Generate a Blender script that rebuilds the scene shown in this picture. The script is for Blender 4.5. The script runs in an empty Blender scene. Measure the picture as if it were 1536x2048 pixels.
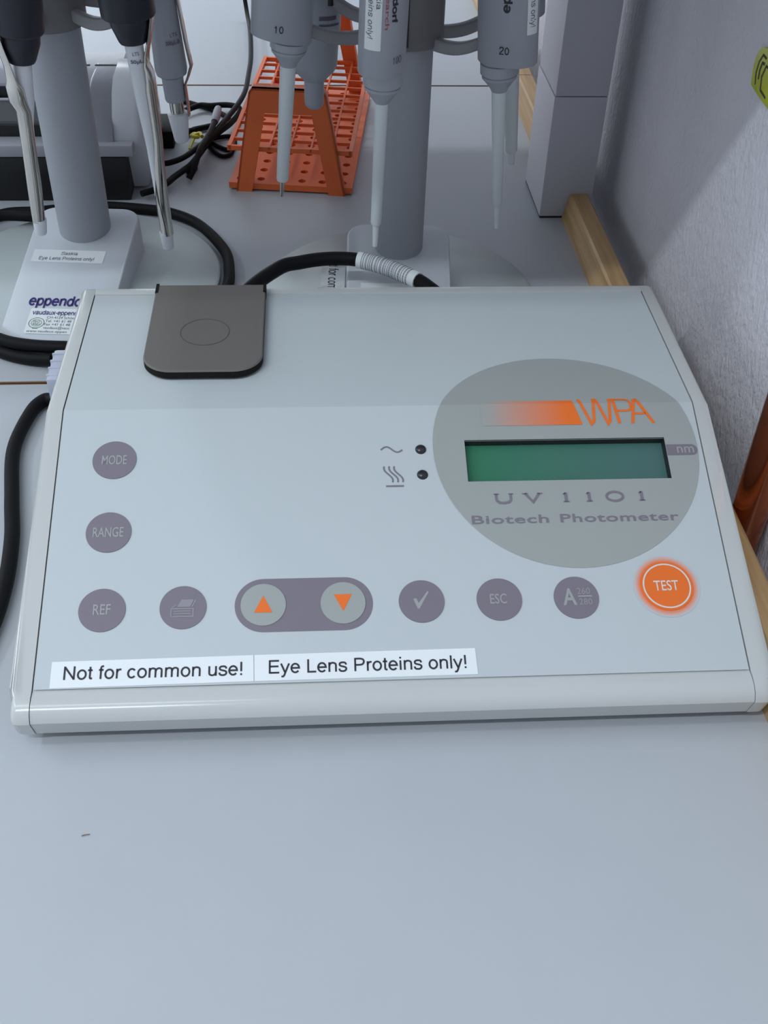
import bpy, bmesh, math, random
from mathutils import Vector, Matrix
from math import sin, cos, pi, radians, sqrt, hypot, atan2
random.seed(4)
S = bpy.context.scene
COL = S.collection

# ------------------------------------------------------------------ camera
cam_d = bpy.data.cameras.new('camera'); cam = bpy.data.objects.new('camera', cam_d); COL.objects.link(cam)
cam_d.sensor_fit = 'VERTICAL'; cam_d.sensor_height = 36.0; cam_d.lens = 2166.67 * 36 / 2048
cam_d.clip_start = .01; cam_d.clip_end = 50
r_, u_, f_ = Vector((.9975, -.0654, .0264)), Vector((.0235, .6617, .7494)), Vector((.0665, .7469, -.6616))
cam.matrix_world = Matrix(((r_.x, u_.x, -f_.x, 0), (r_.y, u_.y, -f_.y, 0), (r_.z, u_.z, -f_.z, .3942), (0, 0, 0, 1)))
S.camera = cam

# ------------------------------------------------------------------ light
S.view_settings.view_transform = 'Standard'; S.view_settings.look = 'None'
S.view_settings.gamma = 1.0; S.view_settings.use_curve_mapping = False
S.view_settings.exposure = 0.0
W = bpy.data.worlds.new('world'); S.world = W; W.use_nodes = True
W.node_tree.nodes['Background'].inputs[0].default_value = (.75, .85, 1.0, 1)
W.node_tree.nodes['Background'].inputs[1].default_value = .25

def area(name, loc, sx, sy, power, color=(.93, .965, 1.0), target=None):
    l = bpy.data.lights.new(name, 'AREA'); l.shape = 'RECTANGLE'; l.size = sx; l.size_y = sy
    l.energy = power; l.color = color
    o = bpy.data.objects.new(name, l); COL.objects.link(o); o.location = loc
    d = (Vector(target) - Vector(loc)) if target else Vector((0, 0, -1))
    o.rotation_euler = d.to_track_quat('-Z', 'Y').to_euler()
    return o
# ceiling tubes of the laboratory, long axis along the bench
TUBE = (.83, .93, 1.0)
area('ceiling_tube_front', (-1.05, -.57, 1.78), 1.5, .08, 22, TUBE)
area('ceiling_tube_second', (-.9, .02, 1.78), 1.5, .08, 5.5, TUBE)
area('ceiling_tube_left', (-2.1, .85, 1.78), .10, 1.5, 24, TUBE)
area('ceiling_tube_rear', (-.5, 2.3, 1.78), 1.5, .10, 19, TUBE)
area('left_fill_light', (-2.9, 1.75, .75), 2.6, 1.5, 8, (.86, .93, 1.0), (.2, .75, .1))  # added soft fill from the left, no real window; lifts the shaded areas
area('rear_fill_light', (-.9, 3.5, .35), 2.4, 1.1, 15, (.86, .93, 1.0), (-.1, .8, .1))  # added low fill from behind, no real window; brightens the wall by the upright

# ------------------------------------------------------------------ materials
def mat(name, col, rough=.5, metal=0, spec=.5, bump=0, bscale=400, vary=0, vscale=60, coat=0, alpha=1, trans=0):
    m = bpy.data.materials.new(name); m.use_nodes = True
    nt = m.node_tree; b = nt.nodes['Principled BSDF']
    b.inputs['Base Color'].default_value = (*col, 1); b.inputs['Roughness'].default_value = rough
    b.inputs['Metallic'].default_value = metal; b.inputs['Specular IOR Level'].default_value = spec
    b.inputs['Coat Weight'].default_value = coat; b.inputs['Transmission Weight'].default_value = trans
    tc = nt.nodes.new('ShaderNodeTexCoord')
    if vary:
        n = nt.nodes.new('ShaderNodeTexNoise'); n.inputs['Scale'].default_value = vscale; n.inputs['Detail'].default_value = 4
        mx = nt.nodes.new('ShaderNodeMix'); mx.data_type = 'RGBA'
        mx.inputs[6].default_value = (*[c * (1 - vary) for c in col], 1); mx.inputs[7].default_value = (*[min(1, c * (1 + vary)) for c in col], 1)
        nt.links.new(tc.outputs['Object'], n.inputs['Vector']); nt.links.new(n.outputs['Fac'], mx.inputs[0]); nt.links.new(mx.outputs[2], b.inputs['Base Color'])
    if bump:
        n = nt.nodes.new('ShaderNodeTexNoise'); n.inputs['Scale'].default_value = bscale; n.inputs['Detail'].default_value = 3
        bp = nt.nodes.new('ShaderNodeBump'); bp.inputs['Strength'].default_value = bump; bp.inputs['Distance'].default_value = .001
        nt.links.new(tc.outputs['Object'], n.inputs['Vector']); nt.links.new(n.outputs['Fac'], bp.inputs['Height']); nt.links.new(bp.outputs['Normal'], b.inputs['Normal'])
    return m
M = {}
M['laminate'] = mat('bench_laminate', (.465, .485, .515), .42, spec=.35, vary=.02, vscale=35)
M['edge'] = mat('brown_edge_band', (.16, .075, .03), .6)
M['steel_leg'] = mat('grey_leg_paint', (.3, .31, .33), .45)
M['plaster'] = mat('rough_plaster', (.70, .68, .735), .8, spec=.25, vary=.05, vscale=25)
M['paint'] = mat('room_paint', (.85, .86, .87), .85)
M['floor'] = mat('floor_vinyl', (.5, .5, .5), .5, vary=.08, vscale=12)
M['housing'] = mat('housing_ivory_plastic', (.55, .56, .55), .17, spec=.5)
M['membrane'] = mat('membrane_pale_grey', (.52, .565, .58), .45, spec=.35)
M['purple'] = mat('purple_grey_print', (.205, .18, .215), .5, spec=.3)
M['keytext'] = mat('grey_key_lettering', (.34, .34, .34), .55)
M['badge'] = mat('warm_grey_badge', (.35, .37, .355), .5, spec=.3)
M['orange_print'] = mat('orange_print', (.85, .17, .025), .5, spec=.3)
M['white_ring'] = mat('pale_ring_print', (.72, .66, .62), .5)
M['lid'] = mat('taupe_lid_plastic', (.15, .138, .128), .62, spec=.3, bump=.12, bscale=1500)
M['lid_dark'] = mat('dark_lid_plastic', (.012, .010, .010), .8, spec=.15)
M['led'] = mat('dark_indicator_lens', (.018, .018, .024), .18)
M['recess'] = mat('dark_window_recess', (.02, .018, .02), .5)
M['sticker'] = mat('white_label_paper', (.82, .85, .86), .55, spec=.3)
M['ink'] = mat('black_ink', (.022, .02, .028), .6)
M['ink_soft'] = mat('soft_grey_ink', (.12, .11, .14), .6)
M['ink_blue'] = mat('indigo_ink', (.035, .025, .17), .6)
M['ink_red'] = mat('red_ink', (.45, .06, .05), .6)
M['ink_green'] = mat('green_ink', (.12, .2, .1), .6)
M['stand'] = mat('stand_grey_plastic', (.62, .65, .69), .45, bump=.05, bscale=900)
M['column'] = mat('column_grey_paint', (.34, .355, .39), .5, bump=.08, bscale=700)
M['disc'] = mat('pale_disc_plastic', (.46, .505, .505), .35)
M['hub'] = mat('hub_grey_plastic', (.165, .16, .165), .5)
M['arm'] = mat('arm_grey_plastic', (.27, .265, .275), .45)
M['pip_grey'] = mat('pipette_grey_plastic', (.37, .385, .43), .42)
M['pip_shaft'] = mat('pipette_pale_plastic', (.68, .72, .74), .4)
M['pip_black'] = mat('pipette_black_plastic', (.014, .014, .024), .42)
M['pip_white'] = mat('pipette_white_plastic', (.74, .76, .80), .4)
M['metal'] = mat('polished_steel', (.60, .57, .53), .09, metal=1)
M['cable'] = mat('black_cable_rubber', (.008, .008, .009), .55, spec=.12)
M['grey_cap'] = mat('grey_cable_plug', (.22, .22, .25), .5)
M['orange'] = mat('orange_rack_plastic', (.84, .165, .045), .42, spec=.4)
M['black_plastic'] = mat('black_printer_plastic', (.006, .006, .007), .5)
M['dark_grey'] = mat('dark_grey_plastic', (.075, .075, .085), .4)
M['mid_grey'] = mat('tray_grey_plastic', (.36, .36, .40), .35)
M['silver'] = mat('silver_plastic', (.36, .36, .40), .24)
M['printer_white'] = mat('printer_pale_plastic', (.58, .59, .63), .16)
M['yellow'] = mat('yellow_tie_plastic', (.72, .60, .05), .45)
M['tag'] = mat('lime_yellow_tag', (.50, .53, .02), .5, vary=.12, vscale=200)
M['copper'] = mat('copper_pipe_metal', (.46, .14, .065), .2, metal=1, vary=.25, vscale=40)
M['post'] = mat('grey_painted_upright', (.58, .575, .63), .5)
M['shelf'] = mat('shelf_board_white', (.85, .85, .85), .6)
M['plug'] = mat('translucent_grey_plug', (.56, .58, .70), .28, trans=.15)
M['fibre'] = mat('brown_fibre', (.26, .2, .17), .8)
M['engrave'] = mat('engraved_line', (.045, .04, .04), .8)
M['clear'] = mat('clear_tape', (.62, .65, .66), .12, coat=.6)

def wood():
    m = bpy.data.materials.new('varnished_beech'); m.use_nodes = True; nt = m.node_tree; b = nt.nodes['Principled BSDF']
    b.inputs['Roughness'].default_value = .42
    tc = nt.nodes.new('ShaderNodeTexCoord'); mp = nt.nodes.new('ShaderNodeMapping'); mp.inputs['Scale'].default_value = (160, 7, 160)
    n = nt.nodes.new('ShaderNodeTexNoise'); n.inputs['Scale'].default_value = 1; n.inputs['Detail'].default_value = 6
    cr = nt.nodes.new('ShaderNodeValToRGB'); cr.color_ramp.elements[0].color = (.40, .235, .095, 1); cr.color_ramp.elements[1].color = (.66, .43, .21, 1)
    cr.color_ramp.elements[0].position = .3; cr.color_ramp.elements[1].position = .7
    nt.links.new(tc.outputs['Object'], mp.inputs[0]); nt.links.new(mp.outputs[0], n.inputs['Vector'])
    nt.links.new(n.outputs['Fac'], cr.inputs[0]); nt.links.new(cr.outputs[0], b.inputs['Base Color'])
    return m
M['wood'] = wood()
def plaster_bump():
    nt = M['plaster'].node_tree; b = nt.nodes['Principled BSDF']
    tc = nt.nodes.new('ShaderNodeTexCoord'); mp = nt.nodes.new('ShaderNodeMapping'); mp.inputs['Scale'].default_value = (1, 1, .62)
    n = nt.nodes.new('ShaderNodeTexNoise'); n.inputs['Scale'].default_value = 230; n.inputs['Detail'].default_value = 3; n.inputs['Roughness'].default_value = .6
    bp = nt.nodes.new('ShaderNodeBump'); bp.inputs['Strength'].default_value = .75; bp.inputs['Distance'].default_value = .003
    nt.links.new(tc.outputs['Object'], mp.inputs[0]); nt.links.new(mp.outputs[0], n.inputs['Vector'])
    nt.links.new(n.outputs['Fac'], bp.inputs['Height']); nt.links.new(bp.outputs['Normal'], b.inputs['Normal'])
plaster_bump()
def fade_mat(name, c0, c1):
    # print that fades from c0 to c1 after the mesh attribute 'fade'
    m = bpy.data.materials.new(name); m.use_nodes = True; nt = m.node_tree; b = nt.nodes['Principled BSDF']
    b.inputs['Roughness'].default_value = .5; b.inputs['Specular IOR Level'].default_value = .3
    a = nt.nodes.new('ShaderNodeAttribute'); a.attribute_name = 'fade'
    mx = nt.nodes.new('ShaderNodeMix'); mx.data_type = 'RGBA'; mx.inputs[6].default_value = (*c0, 1); mx.inputs[7].default_value = (*c1, 1)
    nt.links.new(a.outputs['Fac'], mx.inputs[0]); nt.links.new(mx.outputs[2], b.inputs['Base Color']); return m
M['bar_fade'] = fade_mat('orange_bar_fade', (.35, .37, .355), (.85, .17, .025))
M['glow_fade'] = fade_mat('orange_halo_fade', (.52, .565, .58), (.85, .17, .025))
def lcd_mat():
    m = fade_mat('green_liquid_crystal', (.034, .19, .10), (.075, .165, .155)); m.node_tree.nodes['Principled BSDF'].inputs['Roughness'].default_value = .35
    return m
M['lcd'] = lcd_mat()

# ------------------------------------------------------------------ helpers
def fin(me, mats, smooth=None):
    for m in (mats if isinstance(mats, (list, tuple)) else [mats]): me.materials.append(m)
    if smooth is not None:
        for p in me.polygons: p.use_smooth = True
        me.set_sharp_from_angle(angle=radians(smooth))
    return me
def ob(name, bm, m, parent=None, smooth=None, loc=None, recalc=True):
    if isinstance(bm, bmesh.types.BMesh):
        if recalc: bmesh.ops.recalc_face_normals(bm, faces=bm.faces[:])
        me = bpy.data.meshes.new(name); bm.to_mesh(me); bm.free()
    else: me = bm
    fin(me, m, smooth)
    o = bpy.data.objects.new(name, me); COL.objects.link(o)
    if parent: o.parent = parent
    if loc: o.location = loc
    return o
def pydata(name, v, f, m, parent=None, smooth=None):
    me = bpy.data.meshes.new(name); me.from_pydata([tuple(a) for a in v], [], f); me.update()
    return ob(name, me, m, parent, smooth)
def tag(o, label=None, cat=None, group=None, kind=None):
    if label: o['label'] = label
    if cat: o['category'] = cat
    if group: o['group'] = group
    if kind: o['kind'] = kind
    return o
def thing(name, label, cat, loc=(0, 0, 0), rotz=0, group=None, mtx=None):
    o = bpy.data.objects.new(name, None); o.empty_display_size = .02; COL.objects.link(o)
    if mtx is not None: o.matrix_world = mtx
    else: o.location = loc; o.rotation_euler = (0, 0, rotz)
    return tag(o, label, cat, group)
def box(bm, x0, x1, y0, y1, z0, z1, bev=0, seg=2):
    vs = [bm.verts.new((x, y, z)) for z in (z0, z1) for y in (y0, y1) for x in (x0, x1)]
    fs = [bm.faces.new([vs[i] for i in q]) for q in ((0, 1, 3, 2), (4, 6, 7, 5), (0, 4, 5, 1), (2, 3, 7, 6), (0, 2, 6, 4), (1, 5, 7, 3))]
    if bev:
        es = list({e for f in fs for e in f.edges}); bmesh.ops.bevel(bm, geom=es, offset=bev, segments=seg, profile=.6, affect='EDGES')
    return bm
def boxob(name, b, m, parent=None, bev=0, seg=2):
    return ob(name, box(bmesh.new(), *b, bev=bev, seg=seg), m, parent, 40 if bev else None)
def rings(bm, R, cap=True):
    L = [[bm.verts.new(p) for p in r] for r in R]; n = len(L[0])
    for a, b in zip(L, L[1:]):
        for i in range(n): bm.faces.new((a[i], a[(i + 1) % n], b[(i + 1) % n], b[i]))
    if cap: bm.faces.new(L[0][::-1]); bm.faces.new(L[-1])
    return bm
def eloft(sec, seg=28, bm=None):       # sections (z, cx, cy, rx, ry)
    bm = bm or bmesh.new()
    return rings(bm, [[(cx + rx * cos(2 * pi * i / seg), cy + ry * sin(2 * pi * i / seg), z) for i in range(seg)] for z, cx, cy, rx, ry in sec])
def lathe(prof, seg=28, bm=None): return eloft([(z, 0, 0, max(r, 1e-5), max(r, 1e-5)) for r, z in prof], seg, bm)
def spline(P, n=8):
    P = [Vector(p) for p in P]; out = []
    for i in range(len(P) - 1):
        a = P[i - 1] if i else P[0] * 2 - P[1]; b, c = P[i], P[i + 1]; d = P[i + 2] if i + 2 < len(P) else P[-1] * 2 - P[-2]
        for k in range(n):
            t = k / n
            out.append(.5 * ((2 * b) + (c - a) * t + (2 * a - 5 * b + 4 * c - d) * t * t + (3 * b - a - 3 * c + d) * t ** 3))
    out.append(P[-1]); return out
def sweep(pts, r, seg=10, bm=None):
    bm = bm or bmesh.new(); R = []; up = None
    for i, p in enumerate(pts):
        t = (pts[min(i + 1, len(pts) - 1)] - pts[max(i - 1, 0)]).normalized()
        if up is None: up = t.orthogonal().normalized()
        up = (up - t * up.dot(t)).normalized(); s = t.cross(up)
        rr = r(i / (len(pts) - 1)) if callable(r) else r
        R.append([p + (up * cos(2 * pi * k / seg) + s * sin(2 * pi * k / seg)) * rr for k in range(seg)])
    return rings(bm, R)
def prism(bm, poly, fn, a, b):         # poly 2-D points, fn(p, t) -> 3-D
    return rings(bm, [[fn(p, t) for p in poly] for t in (a, b)])
def rrect(x0, x1, y0, y1, r, n=6, corners=(1, 1, 1, 1)):
    out = []
    for (cx, cy, a0, on) in ((x1 - r, y0 + r, -90, corners[0]), (x1 - r, y1 - r, 0, corners[1]), (x0 + r, y1 - r, 90, corners[2]), (x0 + r, y0 + r, 180, corners[3])):
        if on: out += [(cx + r * cos(radians(a0 + 90 * i / n)), cy + r * sin(radians(a0 + 90 * i / n))) for i in range(n + 1)]
        else: out.append((cx + r * (1 if a0 in (-90, 0) else -1), cy + r * (1 if a0 in (0, 90) else -1)))
    return out
def circ(cx, cy, r, n=40): return [(cx + r * cos(2 * pi * i / n), cy + r * sin(2 * pi * i / n)) for i in range(n)]

# lettering: flat meshes from the built-in font
def text_mesh(s, offset=0, spacing=1.0):
    c = bpy.data.curves.new('t', 'FONT'); c.body = s; c.size = 1; c.offset = offset; c.space_character = spacing; c.resolution_u = 3
    o = bpy.data.objects.new('t', c); COL.objects.link(o)
    dg = bpy.context.evaluated_depsgraph_get(); me = bpy.data.meshes.new_from_object(o.evaluated_get(dg))
    v = [(p.co.x, p.co.y) for p in me.vertices]; f = [tuple(p.vertices) for p in me.polygons]
    bpy.data.objects.remove(o); bpy.data.curves.remove(c); bpy.data.meshes.remove(me)
    return v, f
CAP = max(y for x, y in text_mesh('H')[0])
def text2d(s, x0, x1, base, cap, offset=0, spacing=1.0, shear=0):
    v, f = text_mesh(s, offset, spacing); a = min(p[0] for p in v); b = max(p[0] for p in v)
    k = (x1 - x0) / (b - a); q = cap / CAP
    return [(x0 + (x - a) * k + shear * y * q, base + y * q) for x, y in v], f
def split(vf, y):                      # cut flat print along the bend of the panel
    bm = bmesh.new(); vs = [bm.verts.new((*p, 0)) for p in vf[0]]
    for q in vf[1]: bm.faces.new([vs[i] for i in q])
    bmesh.ops.bisect_plane(bm, geom=bm.verts[:] + bm.edges[:] + bm.faces[:], plane_co=(0, y, 0), plane_no=(0, 1, 0))
    bm.verts.index_update(); r = ([(v.co.x, v.co.y) for v in bm.verts], [tuple(v.index for v in f.verts) for f in bm.faces]); bm.free(); return r
def decal(name, vf, mp, m, parent, fade=None):
    v, f = vf; o = pydata(name, [mp(*p) for p in v], f, m, parent)
    if fade:
        at = o.data.attributes.new('fade', 'FLOAT', 'POINT')
        for i, p in enumerate(v): at.data[i].value = fade(*p)
    return o
def poly(pts): return list(pts), [tuple(range(len(pts)))]
def ribbon(P, w, closed=False):        # stroke of width w along 2-D points
    P = [Vector(p) for p in P]; n = len(P); v = []; f = []
    for i in range(n):
        a = P[i - 1] if (i or closed) else P[i]; b = P[(i + 1) % n] if (i < n - 1 or closed) else P[i]
        t1 = (P[i] - a).normalized() if (P[i] - a).length else (b - P[i]).normalized()
        t2 = (b - P[i]).normalized() if (b - P[i]).length else t1
        n1 = Vector((-t1.y, t1.x)); n2 = Vector((-t2.y, t2.x)); m = (n1 + n2)
        m = m.normalized() if m.length > 1e-6 else n1
        k = min(1 / max(m.dot(n1), .3), 2.2) * w / 2
        v += [tuple(P[i] + m * k), tuple(P[i] - m * k)]
    for i in range(n if closed else n - 1):
        j = (i + 1) % n; f.append((2 * i, 2 * i + 1, 2 * j + 1, 2 * j))
    return v, f
def merge(*vfs):
    v = []; f = []
    for a, b in vfs: f += [tuple(i + len(v) for i in q) for q in b]; v += list(a)
    return v, f

# grotesque lettering drawn as strokes (units: 1/1000 em, cap height 718)
def arcp(cx, cy, rx, ry, a0, a1, n=20): return [(cx + rx * cos(radians(a0 + (a1 - a0) * i / n)), cy + ry * sin(radians(a0 + (a1 - a0) * i / n))) for i in range(n + 1)]
def sm(*P): return [(p.x, p.y) for p in spline([(a, b, 0) for a, b in P], 4)]
ROUND = arcp(278, 261, 200, 234, 0, 360, 28)
GL = {' ': (278, []), 'N': (722, [[(118, 0), (118, 718)], [(118, 690), (604, 28)], [(604, 0), (604, 718)]]), 'o': (556, [ROUND]),
 't': (278, [sm((135, 669), (135, 300), (135, 110), (165, 48), (255, 42)), [(20, 486), (250, 486)]]), 'f': (278, [sm((125, 0), (125, 400), (125, 590), (165, 670), (262, 684)), [(20, 486), (250, 486)]]),
 'r': (333, [[(112, 0), (112, 523)], sm((112, 320), (145, 420), (220, 475), (325, 486))]), 'c': (500, [arcp(256, 261, 188, 234, 38, 322)]),
 'm': (833, [[(107, 0), (107, 523)], sm((107, 330), (140, 430), (230, 488), (320, 486), (395, 440), (412, 350)) + [(412, 0)], sm((412, 330), (450, 430), (540, 488), (625, 486), (705, 440), (722, 350)) + [(722, 0)]]),
 'n': (556, [[(107, 0), (107, 523)], sm((107, 320), (145, 430), (240, 488), (330, 486), (425, 440), (450, 350)) + [(450, 0)]]),
 'u': (556, [[(107, 523)] + sm((107, 170), (130, 80), (225, 34), (315, 38), (405, 95), (450, 200)), [(450, 0), (450, 523)]]),
 's': (500, [sm((428, 372), (395, 460), (330, 494), (250, 499), (160, 488), (98, 440), (90, 375), (125, 320), (230, 284), (340, 255), (415, 210), (430, 140), (400, 75), (330, 33), (250, 25), (160, 34), (95, 80), (70, 165))]),
 'e': (556, [[(80, 268)] + arcp(278, 262, 200, 234, 2, 322, 26)]), '!': (278, [[(139, 718), (139, 205)], [(139, 0), (139, 95)]]),
 'E': (667, [[(122, 0), (122, 718)], [(122, 38), (612, 38)], [(122, 378), (575, 378)], [(122, 680), (602, 680)]]),
 'y': (500, [[(42, 523), (248, 40)], [(458, 523)] + sm((262, 40), (215, -90), (150, -172), (60, -170))]), 'L': (556, [[(118, 718), (118, 38), (532, 38)]]),
 'P': (667, [[(127, 0), (127, 718)], [(127, 680)] + sm((390, 680), (520, 645), (578, 560), (575, 470), (515, 375), (390, 340)) + [(127, 340)]]),
 'i': (222, [[(111, 0), (111, 523)], [(111, 625), (111, 718)]]), 'l': (222, [[(111, 0), (111, 718)]]),
 'a': (556, [sm((82, 370), (115, 458), (200, 498), (300, 497), (390, 470), (428, 395), (430, 330)) + sm((430, 110), (450, 48), (525, 38)), sm((430, 300), (330, 268), (200, 248), (110, 205), (82, 140), (110, 65), (200, 28), (300, 45), (395, 105), (430, 190))]),
 'S': (667, [sm((585, 520), (550, 625), (450, 688), (330, 694), (195, 675), (110, 600), (108, 495), (165, 425), (280, 385), (430, 345), (545, 290), (588, 205), (560, 110), (455, 42), (330, 28), (195, 45), (100, 120), (78, 235))]),
 'k': (500, [[(108, 0), (108, 718)], [(445, 523), (108, 215)], [(225, 320), (460, 0)]]), 'p': (556, [arcp(290, 261, 192, 234, 0, 360, 28), [(98, -207), (98, 523)]]), 'd': (556, [arcp(266, 261, 192, 234, 0, 360, 28), [(458, 0), (458, 718)]]),
 '1': (556, [sm((95, 545), (185, 562), (250, 620), (268, 718)), [(268, 718), (268, 0)]]), '0': (556, [arcp(278, 352, 190, 322, 0, 360, 30)]),
 '2': (556, [sm((62, 500), (85, 610), (170, 685), (280, 694), (400, 660), (450, 560), (420, 450), (310, 340), (150, 200), (80, 60)) + [(70, 40), (490, 40)]]), 'v': (500, [[(40, 523), (250, 20), (460, 523)]]), 'x': (500, [[(45, 523), (455, 0)], [(455, 523), (45, 0)]]), '-': (333, [[(44, 270), (289, 270)]]), 'h': (556, [[(107, 0), (107, 718)], sm((107, 320), (145, 430), (240, 488), (330, 486), (425, 440), (450, 350)) + [(450, 0)]])}
def stroke2d(txt, x0, x1, base, cap, w=84, shear=0):
    tot = sum(GL[c][0] for c in txt); kx_ = (x1 - x0) / (tot - 130); ky_ = cap / 718; px = -75; v = []; f = []
    for c in txt:
        for st in GL[c][1]:
            closed = len(st) > 20 and hypot(st[0][0] - st[-1][0], st[0][1] - st[-1][1]) < 2
            a, b = ribbon([(px + x, y) for x, y in (st[:-1] if closed else st)], w, closed)
            f += [tuple(i + len(v) for i in q) for q in b]; v += a
        px += GL[c][0]
    return [(x0 + x * kx_ + shear * y * ky_, base + y * ky_) for x, y in v], f

# ================================================================== SETTING
def struct(name, b, m): return tag(boxob(name, b, m), kind='structure')
struct('floor', (-3, .246, -2.6, 3.6, -.92, -.9), M['floor'])
struct('ceiling', (-3, .246, -2.6, 3.6, 1.8, 1.82), M['paint'])
struct('wall_right', (.246, .36, -2.6, 3.6, -.9, 1.8), M['plaster'])
struct('wall_left', (-3.1, -3, -2.6, 3.6, -.9, 1.8), M['paint'])
struct('wall_back', (-3, .246, 3.6, 3.7, -.9, 1.8), M['paint'])
struct('wall_front', (-3, .246, -2.7, -2.6, -.9, 1.8), M['paint'])
# beech edge strip along the wall side of the benches, butt-jointed
def strip(name, y0, y1):
    bm = bmesh.new(); pr = [(.205, .0), (.2245, .0), (.2245, .0185), (.2225, .0205), (.2105, .0205), (.2088, .0192)]
    prism(bm, pr, lambda p, t: (p[0], t, p[1]), y0, y1)
    return tag(ob(name, bm, M['wood'], smooth=30), kind='structure')
strip('trim_1', -.34, .7950)
strip('trim_2', .8660, 1.0555)
strip('trim_3', 1.0567, 1.59)

# ================================================================== BENCHES
def bench(label, y0, y1):
    t = thing('lab_table', label, 'table', (-.49, (y0 + y1) / 2, -.9))
    x0, x1, h = -.70, .7145, (y1 - y0) / 2
    boxob('tabletop', (x0, x1, -h + .0012, h - .0012, .87, .9), M['laminate'], t)
    boxob('edge_band', (x0, x1, -h, -h + .0011, .8705, .8997), M['edge'], t)
    boxob('edge_band', (x0, x1, h - .0011, h, .8705, .8997), M['edge'], t)
    for sx in (x0 + .05, x1 - .09):
        for sy in (-h + .05, h - .09): boxob('leg', (sx, sx + .04, sy, sy + .04, 0, .87), M['steel_leg'], t)
    return t
bench('pale laminate bench table nearest, carrying the photometer', -.35, .5743)
bench('pale laminate bench table under the pipette stands and orange rack', .5755, 1.0822)
bench('farthest pale laminate bench table, bare, behind the rack', 1.0836, 1.6)

# ================================================================== SHELF UPRIGHT
t = thing('shelf_upright', 'grey square shelf upright standing on the bench by the rough wall', 'post', (.2072, .8297, 0))
boxob('foot', (-.0198, .0198, -.034, .034, 0, .0014), M['ink'], t)
boxob('lower_section', (-.0203, .0203, -.0342, .0342, .0014, .0965), M['post'], t, .0012)
boxob('upper_section', (-.0198, .0203, -.0342, .0325, .0969, .3285), M['post'], t, .0012)
boxob('shelf_board', (-.575, .036, -.37, .355, .33, .348), M['shelf'], t)

# ================================================================== PHOTOMETER
U, ZF, VK, ZT, LK = .315, .0252, .1344, .0754, .14343
AL = atan2(ZT - ZF, VK)
ph = thing('photometer', 'grey benchtop photometer with round purple keys, orange test key and green display', 'instrument', (-.1214, .3062, 0), -.0066)
def PS(u, s, h=0.0):
    s *= .001; u *= .001
    if s <= LK: return (u, s * cos(AL) - h * sin(AL), ZF + s * sin(AL) + h * cos(AL))
    return (u, VK + s - LK, ZT + h)
prof = [(-.0076, .0066), (-.0088, .0072), (-.0122, .0180), (-.0116, .0196), (-.0098, .0220), (-.0070, .0238), (-.0035, .0246), (0, ZF), (VK, ZT), (.249, ZT), (.2525, .0742), (.254, .0715), (.254, .009), (.252, .0070)]
# housing with the display opening
bm = bmesh.new(); PR = [(a, b - .0005 if 7 < i < 10 or i == 7 else b) for i, (a, b) in enumerate(prof)]
us = [0, .1964, .2966, U]; V = [[bm.verts.new((u, a, b)) for u in us] for a, b in PR]
D0, D1 = .0991, .1226
def slope(s): k = s / LK; return [PR[7][0] + (PR[8][0] - PR[7][0]) * k, PR[7][1] + (PR[8][1] - PR[7][1]) * k]
Wv = [[bm.verts.new((u, *slope(s))) for u in us] for s in (D0, D1)]
rows = V[:8] + Wv + V[8:]
for j in range(len(rows)):
    a, b = rows[j], rows[(j + 1) % len(rows)]
    for i in range(3):
        if j == 8 and i == 1: continue
        bm.faces.new((a[i], a[i + 1], b[i + 1], b[i]))
for i in (0, 3): bm.faces.new([r[i] for r in rows] if i == 0 else [r[i] for r in rows][::-1])
ob('housing', bm, M['housing'], ph, 35)
for sgn, u0, u1 in ((-1, -.0088, -.0003), (1, .3153, .3236)):
    bm = bmesh.new(); pp = [(a - (.0004 if a < -.003 else 0) + (.0006 if a > .24 else 0), b + (.0004 if b > .0244 else 0)) for a, b in prof]
    prism(bm, pp, lambda p, t: (t, p[0], p[1]), u0, u1)
    xo = u0 if sgn < 0 else u1
    es = [e for e in bm.edges if all(abs(v.co.x - xo) < 1e-6 for v in e.verts)]
    bmesh.ops.bevel(bm, geom=es, offset=.0034, segments=4, profile=.5, affect='EDGES')
    ob('end_cap', bm, M['housing'], ph, 30)
for u in (.02, .295):
    for v in (.012, .235): ob('rubber_foot', lathe([(.008, 0), (.0085, .0072)], 16), M['ink'], ph, 40, (u, v, 0))
# membrane sheet with opening (front slope) and rear flat
def grid(us_, ss, skip, h):
    v = [(u, s) for s in ss for u in us_]; n = len(us_); f = []
    for j in range(len(ss) - 1):
        for i in range(n - 1):
            if (i, j) not in skip: f.append((j * n + i, j * n + i + 1, (j + 1) * n + i + 1, (j + 1) * n + i))
    return v, f
g = grid([.4, 196.4, 296.6, 314.6], [.3, 99.1, 122.6, 143.43, 253.0], {(1, 1)}, .0004)
decal('keypad_membrane', g, lambda u, s: PS(u, s, .0003), M['membrane'], ph)
# rear lip between membrane and back
boxob('rear_strip', (.0, U, .2440, .2500, ZT - .001, ZT + .0011), M['housing'], ph, .0004)
# display: recess walls and crystal
dd = -.0052
bm = bmesh.new(); q = [(196.4, 99.1), (296.6, 99.1), (296.6, 122.6), (196.4, 122.6)]
A_ = [bm.verts.new(PS(*p, .0003)) for p in q]; B_ = [bm.verts.new(PS(*p, dd)) for p in q]
for i in range(4): bm.faces.new((A_[i], A_[(i + 1) % 4], B_[(i + 1) % 4], B_[i]))
dw = ob('display_window', bm, M['recess'], ph, recalc=False)
g = grid([196.3 + i * 6.27 for i in range(17)], [99.0, 122.7], set(), 0)
decal('liquid_crystal', g, lambda u, s: PS(u, s, dd + .0002), M['lcd'], dw, lambda u, s: min(1, max(0, (u - 200) / 90)) ** .8)
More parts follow.
